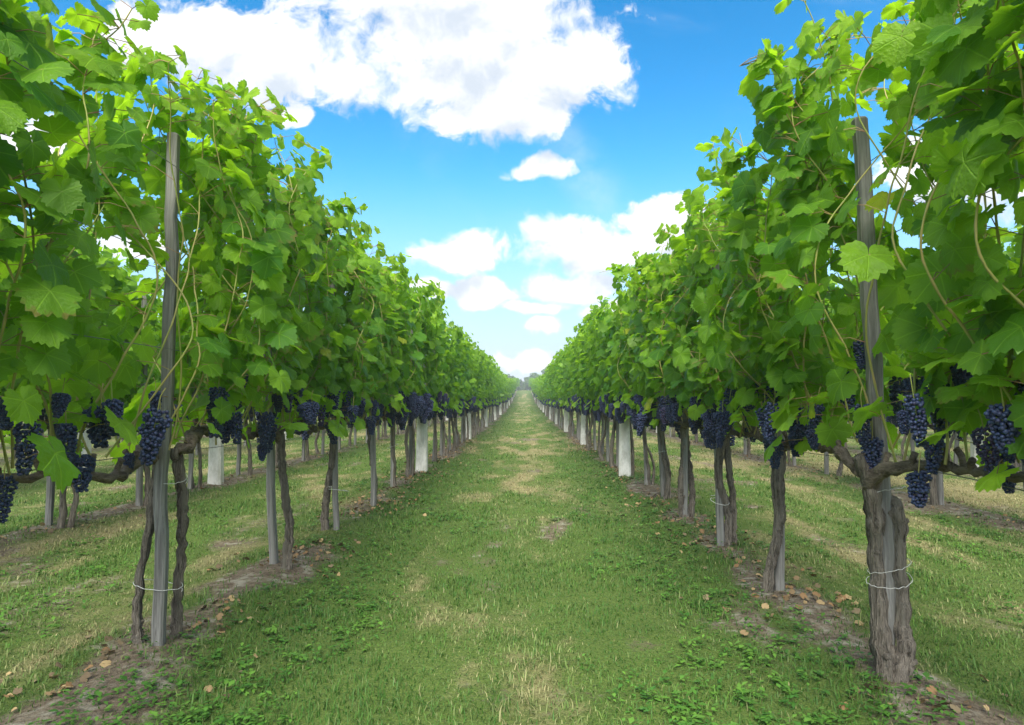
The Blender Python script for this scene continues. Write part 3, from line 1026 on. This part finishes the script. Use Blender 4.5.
side_rows = []
for key, word, nth, n, y0 in (('L2', 'left', 'second', 30, 3.0), ('R2', 'right', 'second', 30, 3.2), ('L3', 'left', 'third', 16, 5.6), ('R3', 'right', 'third', 16, 5.8)):
    ys_ = [y0 + 1.2 * k for k in range(n)]
    side_rows.append((key, word, nth, ys_))
    for k, y in enumerate(ys_):
        x = ROW_X[key]
        lab = ('%s grapevine of the %s row out to the %s, counted from the front' % (ORD[k], nth, word)) if k < 12 else 'far grapevine in the %s row out to the %s, past its twelfth vine' % (nth, word)
        place_vine(mid_p if y < 14 else far_p, x + rv.uniform(-.04, .04), y, lab, 'grapevines in the %s row out to the %s' % (nth, word))

# ------------------------------------------------------------------ stakes, concrete posts, wires
def post_mesh(name, w, d, h, mat, seed, taper=0.9, seg=12, wob=0.004, sink=0.15):
    rng = np.random.default_rng(seed)
    b = Bag(); bev = min(w, d) * 0.16
    prof = np.array([(-w / 2 + bev, -d / 2), (w / 2 - bev, -d / 2), (w / 2, -d / 2 + bev), (w / 2, d / 2 - bev), (w / 2 - bev, d / 2), (-w / 2 + bev, d / 2), (-w / 2, d / 2 - bev), (-w / 2, -d / 2 + bev)])
    zs = np.linspace(-sink, h, seg); v = []
    off = np.cumsum(rng.normal(0, wob, (seg, 2)), 0)
    for i, z in enumerate(zs):
        k = 1 + (taper - 1) * (z + sink) / (h + sink)
        pr = prof * k + off[i] + rng.normal(0, wob * 0.25, (8, 2))
        v.append(np.column_stack([pr, np.full(8, z)]))
    # chamfered top
    v.append(np.column_stack([prof * taper * 0.82 + off[-1], np.full(8, h + 0.008)]))
    n = len(v)
    q = [(i * 8 + j, i * 8 + (j + 1) % 8, (i + 1) * 8 + (j + 1) % 8, (i + 1) * 8 + j) for i in range(n - 1) for j in range(8)]
    c = n * 8
    t = [(c, (n - 1) * 8 + j, (n - 1) * 8 + (j + 1) % 8) for j in range(8)]
    b.add(np.vstack([np.concatenate(v), [[off[-1][0], off[-1][1], h + 0.010]]]), q, t)
    return b.mesh(name, [mat], smooth=False)


def tie_mesh(cx, cy_, rx, ry, z, seed, r=0.0022):
    rng = np.random.default_rng(seed)
    a = np.linspace(0, 2 * PI * 1.15, 40)
    pts = np.column_stack([cx + rx * np.cos(a), cy_ + ry * np.sin(a), z + 0.003 * a + 0.018 * np.sin(a + seed) + rng.normal(0, .002, 40)])
    b = Bag(); tube(b, pts, r, 5)
    return b.mesh('wire_tie', [M_TIE])


stake_m = [post_mesh('wooden_stake', rv.uniform(.042, .055), rv.uniform(.042, .055), 2.08, M_POST, 200 + k) for k in range(5)]
stake_far = [post_mesh('wooden_stake', .048, .048, 2.06, M_POST, 230 + k, seg=4) for k in range(3)]
tie_m = [tie_mesh(-.02, .0, .075, .062, .30, 1), tie_mesh(.0, .0, .068, .058, .62, 2), tie_mesh(0, 0, .062, .06, .45, 3)]


def stake(x, y, label, group, rows, near, tilt=0.0, mesh=None, ties=()):
    o = obj('wooden_stake', mesh or (rv.choice(stake_m) if near else rv.choice(stake_far)), None, (x, y, gz(x, y)))
    o.rotation_euler = (rv.gauss(0, .015), tilt if tilt else rv.gauss(0, .02), rv.choice((0, PI / 2, PI)) + rv.uniform(-.25, .25))
    tag(o, label, 'stake', group)
    for m in ties:
        obj('wire_tie', m, o)
    return o


stake_labs_left = [None, 'tall square weathered post at the front vine on the left side',
                   'grey stake at the second vine along the left side, in a soil mound',
                   'grey stake at the third vine on the left, tied near its foot', 'slightly leaning stake at the fourth vine along the left side',
                   'slim stake beside the curved fifth vine on the left side', 'stake at the last vine before the first white post on the left']
stake_labs_right = [None, 'tall weathered post gripped between the forked trunks of the front right vine',
                    'green grey stake tied to the slanting second vine along the right side', 'short looking slim stake at the third vine on the right side',
                    'dark stake behind the double stems of the fourth vine on the right', 'stake at the fifth vine on the right side', 'stake at the last vine before the first white post on the right']
post_L = post_mesh('wooden_stake', .044, .047, 2.13, M_POST, 301, taper=0.97, seg=20)
post_R = post_mesh('wooden_stake', .052, .052, 2.10, M_POST, 302, taper=0.95, seg=20)
for word, X, ylist, W, labs in (('left', LX, left_y, LEFT_W, stake_labs_left), ('right', RX, right_y, RIGHT_W, stake_labs_right)):
    gname = 'wooden stakes along the %s of the lane' % word
    for i, y in enumerate(ylist):
        if i == 0:
            continue
        if i == 1 and word == 'left':
            o = stake(X, y, labs[1], gname, None, True, 0.012, post_L)
            o.rotation_euler = (0.0, 0.012, 0.12)
            obj('wire_tie', tie_mesh(-.03, .02, .095, .075, .22, 11, .0016), o); obj('wire_tie', tie_mesh(.0, .03, .062, .07, .66, 12, .0016), o)
        elif i == 1:
            o = stake(X - .038, y + .002, labs[1], gname, None, True, -0.015, post_R)
            o.rotation_euler = (0.0, -0.012, -0.1)
            obj('wire_tie', tie_mesh(.005, -.008, .078, .060, .33, 13, .0013), o); obj('wire_tie', tie_mesh(.007, -.008, .074, .058, .38, 14, .0012), o)
            obj('wire_tie', tie_mesh(.0, -.008, .072, .058, .655, 15, .0013), o)
        else:
            near = i < 12
            lab = labs[i] if i < 7 else (row_label(y, W, word, 'wooden stake') or 'far wooden stake beyond the fifth white concrete post on the %s of the lane' % word)
            dx = rv.uniform(-.05, .05); dy = rv.uniform(-.04, .06)
            stake(X + dx, y + dy, lab, gname, None, near, ties=[tie_m[i % 3]] if i < 9 and i % 2 else ())
for key, word, nth, ys_ in side_rows:
    for k, y in enumerate(ys_):
        x = ROW_X[key]
        lab = ('wooden stake at the %s vine of the %s row out to the %s' % (ORD[k], nth, word)) if k < 12 else 'far wooden stake in the %s row out to the %s, past its twelfth vine' % (nth, word)
        stake(x + rv.uniform(-.06, .06), y + rv.uniform(-.04, .06), lab, 'wooden stakes in the %s row out to the %s' % (nth, word), None, k < 6)

conc_m = [post_mesh('concrete_post', .165, .15, 2.10, M_CONC, 400 + k, taper=0.45, seg=8, wob=0.001) for k in range(2)]
cp_group = 'white concrete posts'
cidx = 0
def concrete(x, y, lab):
    global cidx
    o = obj('concrete_post', conc_m[cidx % 2], None, (x, y, gz(x, y)))
    o.rotation_euler = (rv.gauss(0, .006), rv.gauss(0, .008), rv.uniform(-.1, .1)); cidx += 1
    tag(o, lab, 'post', cp_group)
for word, X, W in (('left', LX + .06, LEFT_W), ('right', RX - .04, RIGHT_W)):
    for k, y in enumerate(W):
        concrete(X, y, ('nearest' if k == 0 else ORD[k] + ' from the camera') + ' tapered white concrete post in the row left of the lane'.replace('left', word) if k < 6 else 'tiny far white concrete post past the sixth on the %s of the lane' % word)
for key, word, y0s in (('L2', 'left', (8.2, 16.5, 25, 33)), ('R2', 'right', (8.1, 14.6, 21, 28))):
    for k, y in enumerate(y0s):
        concrete(ROW_X[key] + .05, y, '%s white concrete post in the second row out to the %s, seen under the leaves' % (ORD[k], word))
for key, word, y0s in (('L3', 'left', (9.5, 17.5)), ('R3', 'right', (10.2, 17.0))):
    for k, y in enumerate(y0s):
        concrete(ROW_X[key] + .05, y, '%s white concrete post in the third row out to the %s' % (ORD[k], word))

for key, word, lv in (('L1', 'front left', (0.82, 1.25, 1.65, 2.02)), ('R1', 'front right', (0.80, 1.25, 1.65, 2.02)), ('L2', 'second left', (0.82, 2.02)), ('R2', 'second right', (0.82, 2.02))):
    nm = ['lowest', 'second lowest', 'third lowest', 'topmost'] if len(lv) == 4 else ['lowest', 'topmost']
    for k, z in enumerate(lv):
        b = Bag()
        yy_ = np.concatenate([np.arange(1.0, 16, 0.6), np.arange(16, 112, 6.0)])
        tube(b, np.column_stack([np.full(len(yy_), ROW_X[key] + (.035 if k % 2 else -.035)), yy_, z + rise(yy_) + 0.012 * np.cos(yy_ * 2.6)]), 0.0017, 5)
        tag(obj('trellis_wire', b.mesh('trellis_wire', [M_WIRE])), '%s thin trellis wire of the %s row' % (nm[k], word), 'wire', 'trellis wires')

# ------------------------------------------------------------------ rows farther out: one mass
rng = np.random.default_rng(77)
P, N, T, S = [], [], [], []
stems = Bag()
def mass_row(x, y0, y1):
    n = int((y1 - y0) * 95)
    yy_ = rng.uniform(y0, y1, n); z = 0.95 + 1.45 * rng.beta(1.4, 1.2, n); sx = rng.choice([-1, 1], n)
    xx_ = x + sx * rng.uniform(0.0, 0.36, n)
    P.append(np.column_stack([xx_, yy_, z + rise(yy_)]))
    N.append(np.column_stack([sx * rng.uniform(.3, 1, n), rng.normal(0, .4, n), rng.uniform(.2, 1, n)]))
    T.append(np.column_stack([sx * 0.4, rng.normal(0, .4, n), np.full(n, -.9)])); S.append(rng.uniform(.15, .24, n))
    for y in np.arange(y0, min(y1, 60), 1.2):
        r_ = float(rise(y))
        tube(stems, [(x + rng.normal(0, .05), y, r_ - .05), (x + rng.normal(0, .03), y, r_ + .4), (x, y, r_ + .95)], 0.028, 5, cap=False)
for x, y0 in ((-3.75, 39.2), (4.05, 39.4), (-6.2, 25), (6.6, 25.2), (-8.7, 8), (9.1, 8), (-11.2, 11), (11.6, 11), (-13.7, 14), (14.1, 14), (-16.2, 16), (16.6, 16), (-18.7, 18), (19.1, 18)):
    mass_row(x, y0, 100)
for x in (-8.7, -6.2, -3.75, -1.42, 1.50, 4.05, 6.6, 9.1):      # a second block beyond the headland
    mass_row(x, 124, 168)
P, N, T, S = map(np.concatenate, (P, N, T, S))
me = leaves_mesh('distant_vine_rows', P, N, T, S, np.clip(rng.normal(.38, .2, len(P)), 0, 1), np.zeros(len(P)), T_FAR, rng, [M_LEAF_FAR, M_BARK])
far_rows = obj('distant_vine_rows', me); tag(far_rows, 'mass of farther vine rows beyond the third rows on both sides', 'vine rows', kind='stuff')
obj('trunks', stems.mesh('trunks', [M_BARK]), far_rows)['kind'] = 'stuff'

# ------------------------------------------------------------------ trees at the end of the lane
M_TREE = leaf_material('tree_leaf', (0.060, 0.115, 0.035), (0.140, 0.23, 0.06), (0.2, 0.2, 0.05), veins=False)
M_TRUNK = simple('tree_bark', (0.07, 0.058, 0.045), (0.17, 0.145, 0.11), 8, 0.95, 0.6, (1, 1, 0.2), 0.03)
def far_tree(x, y, h, w, seed, label):
    rng = np.random.default_rng(seed)
    t = thing('tree', label, 'tree', (x, y, gz(x, y)), 'trees beyond the end of the vineyard')
    b = Bag(); tube(b, resample([(0, 0, -.2), (.1, 0, h * .3), (0, .1, h * .75)], 8), [h * .028, h * .008], 8, rng, .08)
    P, N = [], []
    for k in range(16):
        a = rng.uniform(0, 6.28); z0 = h * rng.uniform(.0, .45) if k % 3 else h * .02; rr = w * rng.uniform(.25, .5)
        e = np.array([rr * math.cos(a), rr * math.sin(a), z0 + h * rng.uniform(.12, .4)])
        tube(b, resample([(0, 0, z0), e * (.5, .5, 1) + (0, 0, -.1), e], 6), [h * .010, h * .003], 5, rng, .05, cap=False)
        n = 130
        pp = e + norm(rng.normal(0, 1, (n, 3))) * (rng.uniform(0, 1, (n, 1)) ** .5) * np.array([w * .24, w * .24, h * .15])
        P.append(pp); N.append(norm(pp - e) + rng.normal(0, .5, (n, 3)) + (0, 0, .5))
    obj('trunk', b.mesh('trunk', [M_TRUNK]), t)
    P = np.concatenate(P); N = np.concatenate(N)
    me = leaves_mesh('crown', P, N, rng.normal(0, 1, P.shape), rng.uniform(.3, .55, len(P)), np.clip(rng.normal(.4, .25, len(P)), 0, 1), np.zeros(len(P)), T_FAR, rng, [M_TREE])
    obj('crown', me, t)
for k, (x, h, w, d, lab) in enumerate((
        (-9.5, 6.6, 6, 158, 'bushy tree hidden mostly behind the far left row, at the left end'),
        (-4.6, 6.0, 5, 150, 'low tree just left of the lane end'),
        (-0.6, 5.4, 4.5, 156, 'smallest rounded tree closing the left half of the lane end'),
        (3.2, 6.4, 4.6, 150, 'rounded tree closing the middle of the lane end'),
        (7.0, 7.8, 5.2, 152, 'tallest loose crowned tree just right of the lane end'),
        (11.6, 6.8, 5.5, 160, 'bushy tree behind the far end of the right row'),
        (17.5, 7.2, 6, 165, 'broad tree far right of the lane end, hidden by vines'))):
    far_tree(x * 1.15, d + 30, h * .82, w * 1.15, 600 + k, lab)

# ------------------------------------------------------------------ grass, weeds, fallen leaves
rng = np.random.default_rng(123)
def scatter_grass():
    X, Y, K = [], [], []
    for (y0, y1, half, dens, wk, lk) in ((1.9, 3.4, 3.2, 5200, 1.0, 1.0), (3.4, 5.5, 5.2, 3400, 1.25, 1.05), (5.5, 9, 7.5, 1500, 1.8, 1.1), (9, 16, 9, 480, 2.8, 1.2), (16, 30, 9, 120, 5.0, 1.3), (30, 70, 5, 45, 9, 1.4)):
        n = int((y1 - y0) * 2 * half * dens)
        X.append(rng.uniform(-half, half, n)); Y.append(rng.uniform(y0, y1, n)); K.append(np.tile((wk, lk), (n, 1)))
    X = np.concatenate(X); Y = np.concatenate(Y); K = np.concatenate(K)
    cv, dr = fields(X, Y)
    keep = rng.uniform(0, 1, len(X)) < np.clip(cv * 1.25 + 0.06, 0, 1)
    X, Y, K, cv, dr = X[keep], Y[keep], K[keep], cv[keep], dr[keep]
    n = len(X); Z = ground_z(X, Y) - 0.004
    clump = fbm(X * 3.3, Y * 3.3, 71)
    L = (0.011 + 0.029 * rng.uniform(0, 1, n) ** 1.6) * K[:, 1] * (0.30 + 1.9 * clump ** 1.5) * (1 - 0.25 * dr)
    long_ = rng.uniform(0, 1, n) < 0.006
    L = np.where(long_, L * 1.9, L)
    w = rng.uniform(.0014, .0030, n) * K[:, 0]
    a = rng.uniform(0, 2 * PI, n); lean = rng.uniform(0.15, 1.3, n) + 0.3 * dr
    dx, dy = np.cos(a), np.sin(a)
    P = np.column_stack([X, Y, Z]); W = np.column_stack([-dy, dx, np.zeros(n)]) * w[:, None]
    m = P + np.column_stack([dx * L * .30 * lean, dy * L * .30 * lean, L * .58])
    tip = P + np.column_stack([dx * L * .85 * lean, dy * L * .85 * lean, L * (1.0 - .25 * lean)])
    V = np.stack([P - W, P + W, m + W * .75, m - W * .75, tip], 1).reshape(-1, 3)
    i = np.arange(n)[:, None] * 5
    quads = i + np.array([[0, 1, 2, 3]]); tris = i + np.array([[3, 2, 4]])
    d = np.clip(dr + rng.normal(0, .22, n), 0, 1)[:, None]; d = d * d * (3 - 2 * d)
    g1 = np.array([.040, .118, .019]); g2 = np.array([.122, .232, .040]); st = np.array([.37, .335, .17])
    lush = np.clip((fbm(X * 2.2, Y * 1.6, 171) - .47) * 5, 0, 1)
    mixg = (rng.uniform(0, 1, n) * (1 - .65 * lush))[:, None]
    col = (g1 * (1 - mixg) + g2 * mixg) * (1 - d) + st * rng.uniform(.65, 1.15, (n, 1)) * d
    me = mesh_np('grass', V, tris, quads, [M_GRASS], attrs={'colour': np.repeat(col, 5, 0)}, smooth=False)
    o = obj('grass', me); tag(o, 'short patchy grass covering the lane and the strips between rows', 'grass', kind='stuff')
scatter_grass()


def scatter_weeds():
    vs, ts, cs = [], [], []; base = 0
    cand = 16000
    X = rng.uniform(-4.5, 4.5, cand); Y = 2.0 + 9.0 * rng.uniform(0, 1, cand) ** 1.6
    fld = fbm(X * 1.6, Y * 1.2, 91) + 0.30 * np.exp(-((np.abs(X) - 1.0) / .4) ** 2) - 0.25 * np.exp(-(X / .35) ** 2)
    for x, y, f in zip(X, Y, fld):
        if f < 0.575 + rng.uniform(-.06, .10):
            continue
        z = gz(x, y)
        k = rng.integers(4, 10); r0 = rng.uniform(.012, .036)
        br = rng.uniform(0, 1)
        c = np.array([.045, .14, .020]) * (1 - br) + np.array([.115, .245, .034]) * br
        for j in range(k):
            a = rng.uniform(0, 6.28); el = rng.uniform(.0, .7); L = r0 * rng.uniform(.6, 1.3); w = L * rng.uniform(.18, .34)
            st_ = np.array([x + rng.normal(0, .012), y + rng.normal(0, .012), z + rng.uniform(.0, .035)])
            d = np.array([math.cos(a) * math.cos(el), math.sin(a) * math.cos(el), math.sin(el)]); s = np.array([-math.sin(a), math.cos(a), 0]) * w
            up = np.array([0, 0, 1.0])
            v = [st_, st_ + d * L * .45 + s - up * w * .1, st_ + d * L * .5 - up * w * .35 + up * w * .2, st_ + d * L * .45 - s - up * w * .1, st_ + d * L - up * L * .25]
            vs += v; ts += [(base, base + 1, base + 2), (base, base + 2, base + 3), (base + 1, base + 4, base + 2), (base + 2, base + 4, base + 3)]
            cs += [c * rng.uniform(.8, 1.2)] * 5; base += 5
    me = mesh_np('weeds', np.array(vs), np.array(ts), None, [M_WEED], attrs={'colour': np.array(cs)})
    tag(obj('weeds', me), 'bright broadleaf weeds and clover growing through the grass', 'weeds', kind='stuff')
scatter_weeds()


def scatter_litter():
    n = 4600
    row = rng.choice([LX, RX, ROW_X['L2'], ROW_X['R2']], n, p=[.46, .30, .12, .12])
    X = row + rng.normal(0, .20, n); Y = 2.3 + 16 * rng.uniform(0, 1, n) ** 1.15
    keep = (fbm(X * 1.5, Y * 1.1, 99) > 0.40 + .12 * (Y < 4.2))
    X, Y = X[keep], Y[keep]; n = len(X)
    Z = ground_z(X, Y) + rng.uniform(.006, .022, n)
    P = np.column_stack([X, Y, Z]); N = np.column_stack([rng.normal(0, .5, n), rng.normal(0, .5, n), np.ones(n)])
    S = rng.uniform(.012, .036, n); T = rng.normal(0, 1, (n, 3))
    me = leaves_mesh('fallen_leaves', P, N, T, S, rng.uniform(0, 1, n), np.zeros(n), T_MID, rng, [M_LITTER])
    # dead-leaf colours, one per leaf
    tn = np.zeros(len(me.vertices), np.float32); me.attributes['tint'].data.foreach_get('value', tn)
    pal = np.array([(.24, .165, .085), (.36, .26, .13), (.13, .095, .055), (.25, .15, .07), (.20, .155, .09)])
    col = pal[np.minimum((tn * 5).astype(int), 4)]
    at = me.attributes.new('colour', 'FLOAT_COLOR', 'POINT')
    at.data.foreach_set('color', np.concatenate([col, np.ones((len(col), 1))], 1).astype(np.float32).ravel())
    tag(obj('fallen_leaves', me), 'dry tan and brown fallen vine leaves scattered along the rows', 'fallen leaves', kind='stuff')
scatter_litter()

# ------------------------------------------------------------------ the air over the plain
hm, ht, hout = new_mat('haze')
hv = ht.new('ShaderNodeVolumePrincipled', {'Color': C4((0.80, 0.88, 1.0)), 'Density': 0.0016, 'Anisotropy': 0.0})
ht.put(hout.inputs['Volume'], hv.outputs[0])
hb = Bag()
hx, z0, z1 = 3100.0, -1.3, 12.0
hb.add([(sx * hx, sy * hx, z) for z in (z0, z1) for sx, sy in ((-1, -1), (1, -1), (1, 1), (-1, 1))],
       [(0, 3, 2, 1), (4, 5, 6, 7), (0, 1, 5, 4), (1, 2, 6, 5), (2, 3, 7, 6), (3, 0, 4, 7)])
tag(obj('haze', hb.mesh('haze', [hm], smooth=False)), 'thin pale summer haze over the vineyard', 'haze', kind='stuff')
